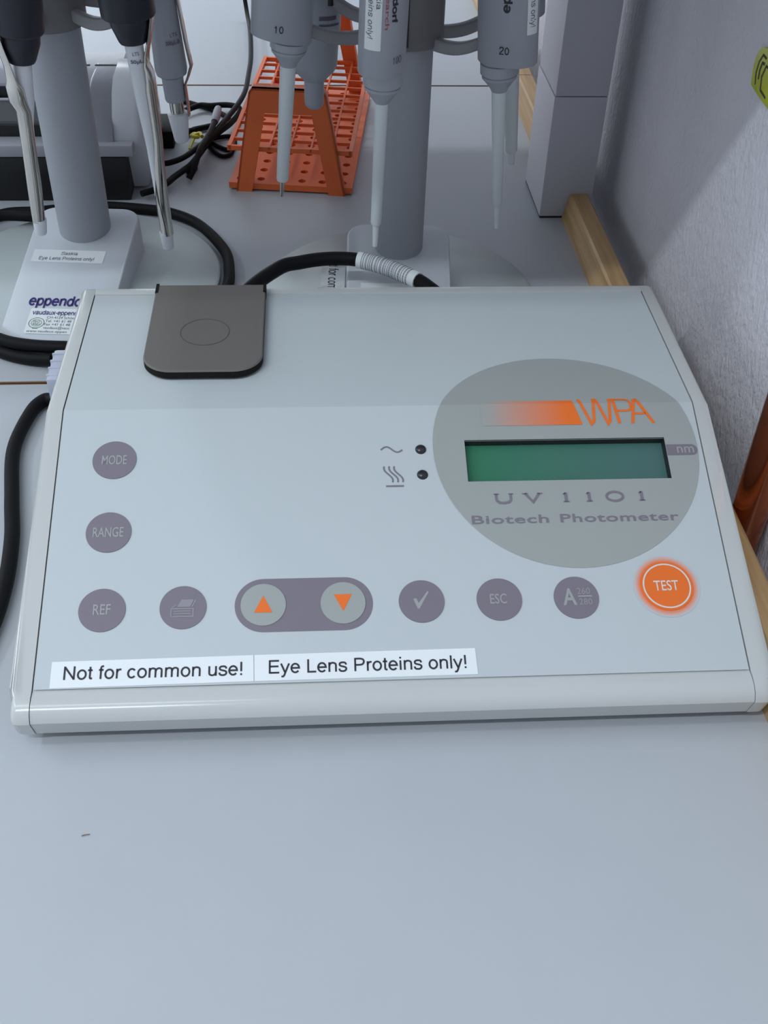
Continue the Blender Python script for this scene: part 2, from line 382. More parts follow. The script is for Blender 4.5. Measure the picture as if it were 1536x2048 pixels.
# round badge print with the display opening, split where the panel bends
bm = bmesh.new()
def loop(pts):
    vs = [bm.verts.new((*p, 0)) for p in pts]; return [bm.edges.new((vs[i], vs[(i + 1) % len(vs)])) for i in range(len(vs))]
es = loop(circ(246.6, 118, 66.0, 72)) + loop(q)
bmesh.ops.triangle_fill(bm, use_beauty=True, edges=es)
bmesh.ops.bisect_plane(bm, geom=bm.verts[:] + bm.edges[:] + bm.faces[:], plane_co=(0, LK * 1000, 0), plane_no=(0, 1, 0))
bm.verts.ensure_lookup_table(); bm.verts.index_update()
vf = ([(v.co.x, v.co.y) for v in bm.verts], [tuple(v.index for v in f.verts) for f in bm.faces]); bm.free()
bd = decal('display_badge', vf, lambda u, s: PS(u, s, .0005), M['badge'], ph)
T = lambda h: (lambda u, s: PS(u, s, h))
decal('fading_bar', split(([(206 + i * 5.06, 130.6) if j == 0 else (206 + i * 5.06 - (3.7 if i == 10 else 3.7 * i / 10), 145.5) for j in (0, 1) for i in range(11)],
      [(i, i + 1, i + 12, i + 11) for i in range(10)]), LK * 1000), T(.0007), M['bar_fade'], bd, lambda u, s: max(0, min(1, (u - 209) / 40)) ** .9)
kx, ky = lambda x: 255.0 + (x - 160) / 1200 * 38.4, lambda y: 146.2 - (y - 118) / 365 * 15.2
LG = lambda P, w: ribbon([(kx(a), ky(b)) for a, b in P], w)
vf = merge(LG([(195, 118), (355, 483), (400, 440), (440, 118)], 1.55), LG([(415, 122), (470, 122), (620, 483), (655, 440), (695, 118)], 1.55),
           LG([(745, 118), (800, 483)], 1.6), LG([(690, 128), (930, 126), (985, 140), (1015, 190), (1025, 240), (1005, 285), (960, 300), (800, 300)], 1.25),
           LG([(1008, 483), (1085, 140), (1115, 130), (1345, 483)], 1.6), LG([(1065, 345), (1240, 342)], 1.2))
decal('lettering', split(vf, LK * 1000), T(.0007), M['orange_print'], bd)
def serif_one(u, s):
    return merge(ribbon([(u, s), (u, s + 5.1)], 1.6), ribbon([(u - 1.5, s + .22), (u + 1.5, s + .22)], .65), ribbon([(u - 1.35, s + 4.2), (u, s + 4.9)], .8))
UVT = merge(ribbon([(209.2, 92), (209.3, 88.4), (210.6, 87.1), (213.0, 86.9), (215.2, 87.4), (216.2, 88.6), (216.3, 92)], 1.3), ribbon([(208.0, 91.8), (210.6, 91.8)], .65), ribbon([(215.2, 91.8), (217.6, 91.8)], .65),
            ribbon([(223.2, 92), (226.9, 87.2), (230.3, 92)], 1.25), ribbon([(221.8, 91.8), (224.8, 91.8)], .65), ribbon([(229.0, 91.8), (231.8, 91.8)], .65),
            serif_one(243.0, 86.9), serif_one(254.3, 86.9), serif_one(280.0, 86.9),
            ribbon([(266.8 + 4.0 * cos(a * pi / 12), 89.5 + 2.5 * sin(a * pi / 12)) for a in range(24)], 1.2, True))
decal('lettering', UVT, T(.0007), M['purple'], bd)
decal('lettering', merge(text2d('Biotech', 196.4, 233.2, 76.0, 4.3, .012, 1.05), text2d('Photometer', 238.8, 296.2, 76.0, 4.3, .012, 1.05)), T(.0007), M['purple'], bd)
tab = decal('unit_tab', poly(rrect(296.7, 312.2, 112.1, 118.2, 3.0, 6, (1, 1, 0, 0))), T(.0007), M['purple'], bd)
decal('lettering', text2d('nm', 301.8, 310.4, 113.4, 5.0, .01), T(.0008), M['keytext'], bd)
# keys
def key(u, s, name, label, draw, m=M['purple'], r=10.45, par=ph, h0=.0003, h1=.0007):
    bm = bmesh.new(); c = circ(u, s, r, 44)
    rings(bm, [[PS(*p, h0) for p in c], [PS(*p, h1) for p in circ(u, s, r - .05, 44)]])
    k = ob(name, bm, m, par, 40)
    if label: k['label'] = label
    for mm, vf in draw: decal('lettering', vf, T(h1 + .00012), mm, k)
    return k
KT = M['keytext']; CX = [26.8, 62.6, 98.4, 134.2, 170.0, 205.6, 241.2]; RY = 37.1
key(26.9, 114.4, 'round_key', 'purple round key marked MODE', [(KT, text2d('MODE', 21.0, 32.8, 111.9, 4.9, .008))])
key(26.9, 75.5, 'round_key', 'purple round key marked RANGE', [(KT, text2d('RANGE', 19.8, 33.8, 73.0, 4.9, .008))])
key(26.8, 36.5, 'round_key', 'purple round key marked REF', [(KT, text2d('REF', 22.9, 30.6, 34.3, 4.9, .008))])
pm = mat('faint_key_symbol', (.275, .255, .285), .6)
pr = merge(ribbon([(57.4, 32.4), (57.4, 36.2), (67.2, 36.2), (67.2, 32.4), (57.4, 32.4)], .6), ribbon([(58.5, 35.0), (66.0, 35.0)], .5), ribbon([(58.5, 33.8), (66.0, 33.8)], .5),
           ribbon([(57.6, 36.4), (59.5, 38.2)], .5), poly([(60.0, 37.0), (65.8, 37.0), (67.4, 40.6), (61.8, 40.6)]), ribbon([(66.6, 37.0), (68.2, 40.4)], .6))
key(CX[1], 36.9, 'round_key', 'purple round key with a faint printer symbol', [(pm, pr)])
key(CX[4], RY, 'round_key', 'purple round key with a tick', [(KT, ([(166.2, 38.2), (167.6, 38.6), (168.6, 36.2), (172.9, 42.0), (173.5, 41.4), (168.8, 33.4), (168.0, 33.4)], [(0, 1, 2, 6), (6, 2, 3, 4, 5)]))])
key(CX[5], RY, 'round_key', 'purple round key marked ESC', [(KT, text2d('ESC', 201.3, 209.0, 35.0, 4.7, .008))])
key(CX[6], RY, 'round_key', 'purple round key marked A 260 over 280', [(KT, merge(text2d('A', 234.8, 241.2, 33.5, 7.9, .02), ribbon([(242.0, 37.6), (248.4, 37.6)], .7))), (mat('dim_key_lettering', (.30, .29, .305), .6), merge(text2d('260', 241.8, 247.9, 38.7, 3.0, .004), text2d('280', 242.2, 248.3, 33.4, 3.0, .004)))])
pill = decal('arrow_key_surround', poly(rrect(85.6, 147.8, 24.1, 50.0, 12.9, 12)), T(.0005), M['purple'], ph)
for u, up in ((98.4, 1), (134.3, -1)):
    key(u, 37.2, 'arrow_key', 'pale round key with orange arrow ' + ('up' if up > 0 else 'down'), [(M['orange_print'], ([(u - 4.1, 37.3 - 4 * up), (u + 4.1, 37.3 - 4 * up), (u, 37.3 + 4.2 * up)], [(0, 1, 2) if up > 0 else (0, 2, 1)]))], M['badge'], 10.2, pill, .0005, .0009)
# orange test key with printed halo
n = 48; tu, ts = 284.2, 41.8
vv = [(tu + r * cos(2 * pi * i / n), ts + r * sin(2 * pi * i / n)) for r in (10.0, 12.4, 15.6) for i in range(n)]
ff = [(k * n + i, k * n + (i + 1) % n, (k + 1) * n + (i + 1) % n, (k + 1) * n + i) for k in (0, 1) for i in range(n)]
decal('key_halo', (vv, ff), T(.00045), M['glow_fade'], ph, lambda u, s: max(0, min(1, (15.4 - hypot(u - tu, s - ts)) / 3.2)))
key(tu, ts, 'test_key', 'orange round key marked TEST', [(M['white_ring'], ribbon(circ(tu, ts, 10.9, 48), .75, True)), (M['white_ring'], text2d('TEST', tu - 6.1, tu + 5.5, 39.5, 4.9, .008))], M['orange_print'], 12.2)
# indicator lamps and symbols
for s in (117.8, 103.5):
    bm = bmesh.new(); R = [[PS(*p, h) for p in circ(174.6, s, r, 24)] for r, h in ((2.75, .0003), (2.6, .0006), (2.1, .0012), (1.2, .0016), (.2, .0017))]
    rings(bm, R); ob('indicator_lamp', bm, M['led'], ph, 60)
wave = [(154.9 + 10.6 * i / 16, 117.9 + 1.55 * sin(2 * pi * (i / 16 - .02))) for i in range(17)]
decal('mains_symbol', ribbon(wave, .8), T(.0005), M['purple'], ph)
hs = [ribbon([(156.2 + d + 3.7 * (.5 - .5 * cos(pi * t)) + .5 * sin(2 * pi * t) * -1, 108.4 - 8.9 * t) for t in [i / 12 for i in range(13)]], .8) for d in (0, 2.5, 4.9)]
decal('heater_symbol', merge(*hs, ribbon([(156.6, 97.4), (165.2, 97.4)], .9)), T(.0005), M['purple'], ph)
# typed label strips
def sheet(name, pts, mp, th, m, parent):
    bm = bmesh.new(); rings(bm, [[mp(*p, 0.0) for p in pts], [mp(*p, th) for p in pts]]); return ob(name, bm, m, parent)
PH = lambda u, s, h: PS(u, s, .0003 + h)
s1 = sheet('label_strip', [(7.2, .7), (94.5, 1.4), (94.2, 13.4), (7.2, 12.7)], PH, .0002, M['sticker'], ph); s1['label'] = 'white label reading Not for common use!'
s2 = sheet('label_strip', [(94.9, 1.4), (192.8, 1.7), (192.4, 13.9), (94.7, 13.4)], PH, .0002, M['sticker'], ph); s2['label'] = 'white label reading Eye Lens Proteins only!'
decal('lettering', stroke2d('Not for common use!', 12.7, 89.7, 4.3, 6.1, 98), T(.00062), M['ink'], s1)
decal('lettering', stroke2d('Eye Lens Proteins only!', 101.0, 188.2, 4.6, 6.1, 98), T(.00062), M['ink'], s2)
# cuvette lid
LT = ZT + .0062
def lidp(u, s): return (u * .001, VK + s * .001 - LK)
out = rrect(35.3, 96.8, 167.6, 254.5, 15, 10, (1, 0, 0, 1)); inn = rrect(35.9, 96.2, 168.3, 253.6, 14.6, 10, (1, 0, 0, 1))
bm = bmesh.new(); rings(bm, [[(*lidp(*p), z) for p in ps] for ps, z in ((inn, ZT + .0012), (out, ZT + .0018), (out, LT - .0008), (inn, LT))])
for f in bm.faces: f.material_index = 0 if f.normal.z > .2 else 1
bmesh.ops.recalc_face_normals(bm, faces=bm.faces[:])
for f in bm.faces: f.material_index = 0 if (f.normal.z > .3 or f.calc_center_median().z > LT - .0009) else 1  # lid sides and underside get a darker colour than the top
lid = ob('cuvette_lid', bm, [M['lid'], M['lid_dark']], ph, 35); lid['label'] = 'taupe hinged cuvette lid with engraved ring'
decal('engraved_ring', ribbon(circ(65.6, 204.2, 12.9, 48), .28, True), lambda u, s: (*lidp(u, s), LT + .0001), M['engrave'], lid)
for u in (35.2, 95.4): boxob('hinge_lug', (u * .001, u * .001 + .0016, VK + .2455 - LK, VK + .2550 - LK, ZT + .0015, LT + .0003), M['lid_dark'], lid)

# ================================================================== PIPETTE STANDS
YAW = radians(-4.4)
def plane_z(x, y): return .030 + .17 * y
def stand(cx, cy, rc, label, yaw):
    t = thing('pipette_stand', label, 'pipette stand', (cx, cy, 0), yaw)
    bm = lathe([(.090, .0), (.0965, .0008), (.0965, .0042), (.0945, .0058), (.001, .0062)], 96); bmesh.ops.translate(bm, verts=bm.verts[:], vec=(0, -.022, 0))
    ob('base_disc', bm, M['disc'], t, 40)
    # wedge pedestal: rounded back corners, curved front, sloping top
    pl = [(-.036 + .013 * (1 - cos(a)), .010 + .013 * sin(a)) for a in [pi / 2 * i / 8 for i in range(9)]]
    pl += [(-p[0], p[1]) for p in pl[::-1]]
    fr = [(.051 * sin(a), -.066 - .051 * cos(a)) for a in [radians(42 - 84 * i / 16) for i in range(17)]]
    pl += fr
    bm = bmesh.new(); k = lambda p, q: (p[0] * q, (p[1] + .045) * q - .045)
    rings(bm, [[(*k(p, 1.03), .0058) for p in pl], [(*k(p, 1.012), plane_z(*p) - .0018) for p in pl], [(*k(p, .997), plane_z(*p) - .0004) for p in pl], [(*k(p, .98), plane_z(*p)) for p in pl]])
    ob('pedestal', bm, M['stand'], t, 30)
    ob('column', lathe([(rc, .026), (rc, .252), (rc - .003, .256)], 48), M['column'], t, 40)
    bm = lathe([(rc + .001, .168), (.0222, .1695), (.0228, .172), (.0228, .235), (.020, .239)], 48)
    h = ob('carousel_hub', bm, M['hub'], t, 40)
    boxob('hub_seam', (-.0006, .0006, -.0231, -.0225, .172, .235), M['ink'], h)
    return t
def arm(t, cx, cy, yaw, px, py, zh, ze, gap, sag=.004):
    d = Vector((px - cx, py - cy)); L = d.length; a = atan2(d.y, d.x) - yaw; e = Vector((cos(a), sin(a))); n = Vector((-e.y, e.x))
    P = []
    for i in range(13):
        q = i / 12; s = .020 + (L - gap - .020) * q; P.append((e.x * s, e.y * s, zh + (ze - zh) * q - sag * sin(pi * q)))
    R = [[(p[0] + n.x * w, p[1] + n.y * w, p[2] + z) for w, z in rrect(-.0032, .0032, -.0038, .0038, .0016, 3)] for p in P]
    o = ob('holder_arm', rings(bmesh.new(), R), M['arm'], t, 50)
    ob('holder_knob', lathe([(.0022, -.002), (.0022, .002)], 12), M['ink'], o, 40, (P[-1][0] + n.x * .004, P[-1][1] + n.y * .004, P[-1][2]))
    return o
C1 = (-.1563, .7245); C2 = (.0655, .695); Y2 = radians(-3.6)
st1 = stand(*C1, .0180, 'pale grey pipette stand beside the coiled cable, with two labels on its sloping base', YAW)
st2 = stand(*C2, .0170, 'grey pipette stand in front of the orange rack, base half hidden by the photometer', Y2)
# stickers on the left pedestal
PZ = lambda x, y, h: (x * .001, y * .001, plane_z(x * .001, y * .001) + h)
TP = lambda h: (lambda x, y: PZ(x, y, h))
s = sheet('owner_label', [(-30, -39.4), (19.4, -39.4), (19.8, -26.3), (-29.8, -26.3)], PZ, .0003, M['sticker'], st1)
decal('lettering', merge(stroke2d('Saskia', -10.5, .5, -31.7, 3.2, 95, .1), stroke2d('Eye Lens Proteins only!', -25.0, 13.0, -37.2, 3.4, 95, .05)), TP(.0004), M['ink_soft'], s)
decal('maker_mark', stroke2d('eppendorf', -21.2, 18.2, -83.9, 9.6, 135), TP(.0002), M['ink_blue'], st1)
s = sheet('supplier_label', rrect(-18.6, 22, -111.4, -87.0, 1.6, 4), PZ, .0003, M['sticker'], st1)
L_ = TP(.0004)
decal('lettering', stroke2d('vaudaux-eppendorf', -16.6, 17.0, -93.2, 4.2, 120), L_, M['ink_blue'], s)
decal('lettering', merge(text2d('CH-4124 Schöne', -6.6, 12.6, -97.0, 2.3), text2d('Tel. +41 61 48', -6.8, 10.0, -100.4, 2.3), text2d('Fax +41 61 48', -7.0, 9.8, -103.6, 2.3), text2d('vaudaux@vauc', -7.0, 10.2, -106.8, 2.3), text2d('www.vaudaux-eppen', -17.2, 9.0, -110.3, 2.3)), L_, M['ink_soft'], s)
decal('seal_print', merge(ribbon(circ(-12.3, -101.4, 4.9, 32), .45, True), ribbon(circ(-12.3, -101.4, 3.3, 28), .3, True), text2d('ISO', -14.3, -10.2, -101.2, 2.2, .01), text2d('9001', -14.6, -9.9, -103.8, 2.0, .01), ribbon([(-14, -106.5), (-10.6, -106.5)], .8)), L_, M['ink_green'], s)
s = sheet('owner_label', [(-26, -56), (25.6, -56), (25.6, -42), (-26, -42)], PZ, .0003, M['sticker'], st2)
# glossy flag label lying on the right base disc
def FL(x, y, h):
    lift = .012 * max(0, (-y - 18) / 30) ** 2
    return (x * .001, y * .001, .0062 + h + lift)
vs = [(x, y) for y in [8 - 5 * i for i in range(14)] for x in (-54.5, -37.5)]
bm = bmesh.new(); lo = [bm.verts.new(FL(*p, .0002)) for p in vs]; hi = [bm.verts.new(FL(*p, .0007)) for p in vs]
for i in range(13):
    a, b, c, d = 2 * i, 2 * i + 1, 2 * i + 3, 2 * i + 2
    bm.faces.new((hi[a], hi[d], hi[c], hi[b])); bm.faces.new((lo[a], lo[b], lo[c], lo[d])); bm.faces.new((hi[a], lo[a], lo[d], hi[d])); bm.faces.new((hi[b], hi[c], lo[c], lo[b]))
s = ob('flag_label', bm, M['clear'], st2, 40); s['label'] = 'glossy white label strip lying on the base disc'
v, f = stroke2d('Not for common use!', 0, 82, 0, 7.0); decal('lettering', ([(-49.5 + y, 22 - x) for x, y in v], f), lambda x, y: FL(x, max(y, -56), .0009), M['ink'], s)

# ================================================================== PIPETTES
def frame(tip, top, outward):
    z = (Vector(top) - Vector(tip)).normalized(); x = Vector((*outward, 0)); x = (x - z * x.dot(z)).normalized(); y = z.cross(x)
    m = Matrix((x, y, z)).transposed().to_4x4(); m.translation = Vector(tip); return m
mm = .001
def onbody(mtx, off, a, b, eps=.0002):
    # project flat print (t right, h up, in mm) from the front of the pipette onto its oval body
    x, y = mtx.col[0].xyz, mtx.col[1].xyz; c = Vector((-mtx.translation.x, -mtx.translation.y, 0)).normalized()
    d = Vector((c.dot(x), c.dot(y))).normalized(); right = Vector((-d.y, d.x))
    def f(t, h):
        p = right * t * mm; A = (d.x / a) ** 2 + (d.y / b) ** 2; B = 2 * (p.x * d.x / a ** 2 + p.y * d.y / b ** 2); Cc = (p.x / a) ** 2 + (p.y / b) ** 2 - 1
        k = (-B + sqrt(max(0, B * B - 4 * A * Cc))) / (2 * A); q = p + d * k
        n = Vector((q.x / a ** 2, q.y / b ** 2)).normalized() * eps; return (q.x + n.x + off, q.y + n.y, h * mm)
    return f
def rot_dn(vf, t0, h0):  # text running downwards, tops to the right
    v, f = vf; return [(t0 + y, h0 - x) for x, y in v], f
def rot_up(vf, t0, h0):
    v, f = vf; return [(t0 - y, h0 + x) for x, y in v], f
def research(label, tip, top, out, tiplen, tr, shaft, bot, a=.0185, b=.0131, off=.005, tipmat=None, slant=.0):
    m = frame(tip, top, out); t = thing('pipette', label, 'pipette', mtx=m, group=None)
    ob('tip_cone', lathe([(tr * .72, 0), (tr, tiplen + .001)], 20), tipmat or M['pip_shaft'], t, 40)
    r0, r1, z1 = shaft
    ob('shaft', lathe([(r0 - .0004, tiplen), (r0, tiplen + .001), (r1, z1), (r1 + .0002, z1 + .002)], 28), M['pip_shaft'], t, 40)
    n = z1
    ob('collar', lathe([(r1, n), (.0056, n + .0022), (.0092, n + .0070), (.0104, n + .0082), (.0106, n + .0098), (.0101, n + .0101), (.0101, n + .0107), (.0115, n + .0112), (.0115, bot - .0016), (.0106, bot - .0012), (.0106, bot + .002)], 36), M['pip_grey'], t, 30)
    sec = [(bot, a - .0004, b - .0004), (bot + .0005, a, b), (bot + .085, a * 1.02, b * 1.02), (bot + .10, a * .8, b * .9)]
    R = [[(off + rx * cos(q * pi / 20), ry * sin(q * pi / 20), z + slant * cos(q * pi / 20)) for q in range(40)] for z, rx, ry in sec]
    bd = ob('body', rings(bmesh.new(), R), M['pip_grey'], t, 40)
    ob('plunger_button', lathe([(.005, bot + .095), (.005, bot + .118), (.0085, bot + .119), (.0085, bot + .124)], 20), M['pip_grey'], t, 40)
    return t, m, bd, onbody(m, off, a * 1.002, b * 1.002)
def outw(P, C): return (P[0] - C[0], P[1] - C[1])
# 100 in front
P = (.0440, .626, .0655)
t, m, bd, mp = research('pale grey pipette marked 100, hanging in front of the right stand column', P, (.0463, .626, .1729), outw(P, C2), .0151, .0022, (.0034, .0039, .091), .1118)
s = decal('owner_label', ([(-9.8 + 8.7 * i / 6, h) for h in (127.5, 190) for i in range(7)], [(i, i + 1, i + 8, i + 7) for i in range(6)]), lambda a_, b_: mp(a_, b_), M['sticker'], t)
mp2 = onbody(m, .005, .0185 * 1.004, .0131 * 1.004, .0003)
decal('lettering', merge(rot_dn(stroke2d('Eye Lens Proteins only!', 0, 50, 0, 2.7, 80, .1), -8.2, 183.5), rot_dn(stroke2d('Saskia', 0, 15.5, 0, 2.7), -4.2, 164.5)), mp2, M['ink_soft'], s)
decal('maker_mark', rot_dn(stroke2d('eppendorf', 0, 32, 0, 2.8, 150), 4.4, 174), mp2, M['ink'], bd)
decal('maker_mark', rot_dn(text2d('research', 0, 26, 0, 2.2), .8, 164.5), mp2, M['ink_red'], bd)
decal('volume_mark', stroke2d('100', 6.0, 10.4, 119.6, 3.9, 90), mp2, M['ink_soft'], bd)
# 20 on the right
P = (.1258, .652, .0642)
t, m, bd, mp = research('grey pipette marked 20, hanging rightmost in front of the grey upright', P, (.1187, .652, .1542), outw(P, C2), .0161, .0018, (.0030, .0046, .090), .1085)
mp2 = onbody(m, .005, .0185 * 1.004, .0131 * 1.004, .0003)
decal('volume_mark', stroke2d('20', -3.9, 1.3, 116.6, 4.2, 100), mp2, M['ink'], bd)
decal('maker_mark', rot_up(stroke2d('eppendorf', 0, 38, 0, 4.6, 145), 1.4, 140), mp2, M['ink'], bd)
s = decal('owner_label', ([(11.2 + 5.4 * i / 6, h) for h in (127, 185) for i in range(7)], [(i, i + 1, i + 8, i + 7) for i in range(6)]), mp, M['sticker'], t)
decal('lettering', rot_dn(stroke2d('Eye Lens Proteins only!', 0, 48, 0, 2.7), 13.0, 179), mp2, M['ink_soft'], s)
# 10 on the left
P = (-.0149, .673, .0773)
t, m, bd, mp = research('grey pipette marked 10 with thin steel tip, in front of the orange rack', P, (-.0080, .673, .1615), outw(P, C2), .0107, .0017, (.0038, .0049, .084), .1005, tipmat=M['metal'], slant=.0022)
mp2 = onbody(m, .005, .0185 * 1.004, .0131 * 1.004, .0003)
decal('volume_mark', stroke2d('10', -4.6, .6, 107.0, 4.0, 100), mp2, M['ink'], bd)
# H behind 20
P = (.1445, .72, .0782)
t, m, bd, mp = research('shaded grey pipette mostly hidden behind the one marked 20', P, (.1377, .72, .149), outw(P, C2), .0092, .0030, (.0042, .0050, .078), .098, off=.0035)
# wide one behind 10
P = (.0081, .742, .1088); m = frame(P, (.0088, .742, .1545), outw(P, C2))
t = thing('pipette', 'wide grey pipette with blunt rounded end, behind the one marked 10', 'pipette', mtx=m)
ob('tip_cone', lathe([(.001, 0), (.0042, .0004), (.0058, .0018), (.0065, .0045), (.0068, .019)], 32), M['pip_grey'], t, 50)
ob('lower_body', lathe([(.0068, .019), (.0085, .0205), (.0140, .0265), (.0155, .030), (.0166, .052)], 36), M['pip_grey'], t, 40)
bd = ob('body', lathe([(.0170, .052), (.0175, .054), (.0180, .130), (.014, .136)], 36), M['pip_grey'], t, 40)
decal('print_mark', merge(ribbon([(3 + i * .6, 63.6 - i * .04) for i in range(19)], 2.4), ribbon([(3 + i * .6, 59.4 - i * .05) for i in range(22)], 1.2)), onbody(m, 0, .0176, .0176, .0004), M['ink_soft'], bd)
ob('plunger_button', lathe([(.006, .136), (.006, .155), (.009, .156), (.009, .161)], 20), M['pip_grey'], t, 40)
# arms of the right carousel
for q, zh, ze, gap in (((.044, .626), .178, .184, .009), ((.119, .652), .1715, .1815, .011), ((-.0075, .673), .175, .1815, .011), ((.0088, .742), .1795, .1815, .0165), ((.136, .72), .1725, .1800, .0125)):
    arm(st2, *C2, Y2, *q, zh, ze, gap)
arm(st2, *C2, Y2, .079, .765, .178, .181, .0)

def black_pipette(label, tip, top, out, L, ej, ejside):
    m = frame(tip, top, out); t = thing('pipette', label, 'pipette', mtx=m)
    ob('tip_cone', lathe([(.0034, 0), (.0037, .0006), (.0044, L['tip'])], 24), M['pip_white'], t, 40)
    ob('shaft', lathe(L['shaft'], 28), M['pip_white'], t, 40)
    ob('collar', lathe(L['collar'], 36), M['pip_black'], t, 35)
    bd = ob('body', lathe(L['body'], 36), M['pip_black'], t, 35)
    ob('plunger_button', lathe([(.005, L['top']), (.005, L['top'] + .02), (.008, L['top'] + .021), (.008, L['top'] + .026)], 20), M['pip_black'], t, 40)
    # ejector: steel sleeve rising into a bent strap; side given in view space
    x, y = m.col[0].xyz, m.col[1].xyz; rt = Vector((.9975, -.0654, 0)) * ejside[0] + Vector((-.07, -1, 0)) * ejside[1]; e = Vector((rt.dot(x), rt.dot(y))).normalized(); n = Vector((-e.y, e.x))
    R = [[(e.x * (c + p * cos(q * pi / 12)) + n.x * w * sin(q * pi / 12), e.y * (c + p * cos(q * pi / 12)) + n.y * w * sin(q * pi / 12), z) for q in range(24)] for z, c, p, w in ej]
    ob('tip_ejector', rings(bmesh.new(), R), M['metal'], t, 50)
    return t, m
# B: middle black one
P = (-.0938, .685, .0342)
L = dict(tip=.012, shaft=[(.0030, .011), (.0030, .070), (.0046, .100), (.0052, .118), (.0057, .1375)], collar=[(.0078, .1363), (.0086, .1375), (.0118, .147), (.0122, .1515)],
         body=[(.0126, .1512), (.0155, .1516), (.0163, .153), (.0163, .230), (.012, .236)], top=.235)
EJ = [(.0105, .0008, .0043, .0043), (.035, .0012, .0044, .0047), (.055, .0028, .0036, .0044), (.075, .0050, .0030, .0040), (.088, .0055, .0030, .0045), (.108, .0058, .0036, .0050), (.114, .0066, .0030, .0058), (.120, .0066, .0022, .0062), (.1235, .0060, .0014, .0060), (.130, .0072, .0013, .0054), (.140, .0106, .0013, .0050), (.150, .0134, .0013, .0050), (.156, .0146, .0013, .0050)]
t, m = black_pipette('black bodied pipette with white shaft and steel ejector, right of the left column', P, (-.1006, .685, .170), outw(P, C1), L, EJ, (1, .05))
decal('volume_mark', merge(text2d('LTS', -1.6, 2.2, 130.2, 2.0), text2d('50µL', -3.4, 3.6, 125.6, 2.0, .02)), onbody(m, 0, .0056, .0056, .0003), M['ink_soft'], t)
# A: left black one
P = (-.1686, .650, .0634)
L = dict(tip=.010, shaft=[(.0026, .009), (.0026, .070), (.0046, .085), (.0049, .098), (.0053, .1085)], collar=[(.0072, .1075), (.0080, .1088), (.0112, .118), (.0116, .1235)],
         body=[(.0116, .1232), (.0135, .124), (.0145, .1255), (.0145, .205), (.011, .211)], top=.210)
EJ = [(.0085, .0005, .0040, .0040), (.035, .0010, .0044, .0046), (.068, .0022, .0040, .0046), (.080, .0024, .0044, .0050), (.086, .0050, .0052, .0060), (.094, .0062, .0048, .0062), (.098, .0075, .0020, .0060), (.106, .0092, .0013, .005), (.118, .0125, .0012, .0045), (.128, .0150, .0012, .0045)]
t, m = black_pipette('leftmost black bodied pipette, half out of frame, with steel ejector sleeve', P, (-.1599, .650, .1717), outw(P, C1), L, EJ, (-.75, .65))
# C: grey one behind
P = (-.0859, .760, .0779); m = frame(P, (-.0884, .760, .1268), outw(P, C1))
t = thing('pipette', 'grey pipette with wide white sleeve, behind the middle black one', 'pipette', mtx=m)
ob('tip_cone', lathe([(.0042, 0), (.0050, .001), (.0073, .0205), (.0060, .0208)], 32), M['pip_white'], t, 40)
ob('steel_band', lathe([(.0049, .018), (.0049, .031)], 28), M['metal'], t, 40)
ob('lower_body', lathe([(.0052, .0288), (.0066, .0292), (.0072, .031), (.0074, .044), (.0076, .046)], 32), M['pip_grey'], t, 40)
bd = ob('body', lathe([(.0074, .0455), (.0102, .0475), (.0110, .051), (.0098, .090), (.0098, .150), (.008, .155)], 36), M['pip_grey'], t, 40)
ob('plunger_button', lathe([(.005, .154), (.005, .175), (.008, .176), (.008, .181)], 20), M['pip_grey'], t, 40)
rt = Vector((.9975, -.0654, 0)); e = Vector((rt.dot(m.col[0].xyz), rt.dot(m.col[1].xyz))).normalized(); n = Vector((-e.y, e.x))
EJ = [(.019, .0080, .0008, .004), (.040, .0082, .0008, .004), (.046, .0112, .0011, .004), (.053, .0142, .0012, .0045), (.070, .0126, .0012, .0045), (.100, .0110, .0012, .0045), (.12, .0105, .0012, .0045)]
ob('tip_ejector', rings(bmesh.new(), [[(e.x * (c + p * cos(q * pi / 8)) + n.x * w * sin(q * pi / 8), e.y * (c + p * cos(q * pi / 8)) + n.y * w * sin(q * pi / 8), z) for q in range(16)] for z, c, p, w in EJ]), M['metal'], t, 50)
decal('volume_mark', merge(text2d('LTS', 2.6, 7.2, 74.5, 2.4), text2d('200µL-B', -.8, 8.4, 69.6, 2.4, .02)), onbody(m, 0, .0112, .0112, .0003), M['ink_soft'], t)
for q, zh, ze, gap in (((-.099, .685), .178, .181, .013), ((-.162, .650), .178, .181, .012), ((-.089, .760), .181, .180, .0105)):
    arm(st1, *C1, YAW, *q, zh, ze, gap)

# ================================================================== ORANGE RACK
rk = thing('tube_rack', 'orange plastic test tube rack with open grid and A-shaped ends', 'rack', (.0022, .949, 0), radians(-7.2))
OR = M['orange']
hx, hy = .0506, .1065
bm = bmesh.new(); nx, ny = 6, 12; dx, dy = 2 * hx / nx, 2 * hy / ny; VC = {}
def vtx(x, y, z):
    k = (round(x, 6), round(y, 6), z)
    if k not in VC: VC[k] = bm.verts.new((x, y, z))
    return VC[k]
for i in range(nx):
    for j in range(ny):
        cx, cy = -hx + dx * (i + .5), -hy + dy * (j + .5); ins = {}
        for z in (.0015, .0065):
            sq = [vtx(cx + a * dx / 2, cy + b * dy / 2, z) for a, b in ((1, 0), (1, 1), (0, 1), (-1, 1), (-1, 0), (-1, -1), (0, -1), (1, -1))]
            h = [bm.verts.new((cx + (.0034) * cos(k * pi / 4), cy + .0034 * sin(k * pi / 4), z)) for k in range(8)]; ins[z] = h
            for k in range(8): bm.faces.new((sq[k], sq[(k + 1) % 8], h[(k + 1) % 8], h[k]))
        for k in range(8): bm.faces.new((ins[.0015][k], ins[.0015][(k + 1) % 8], ins[.0065][(k + 1) % 8], ins[.0065][k]))
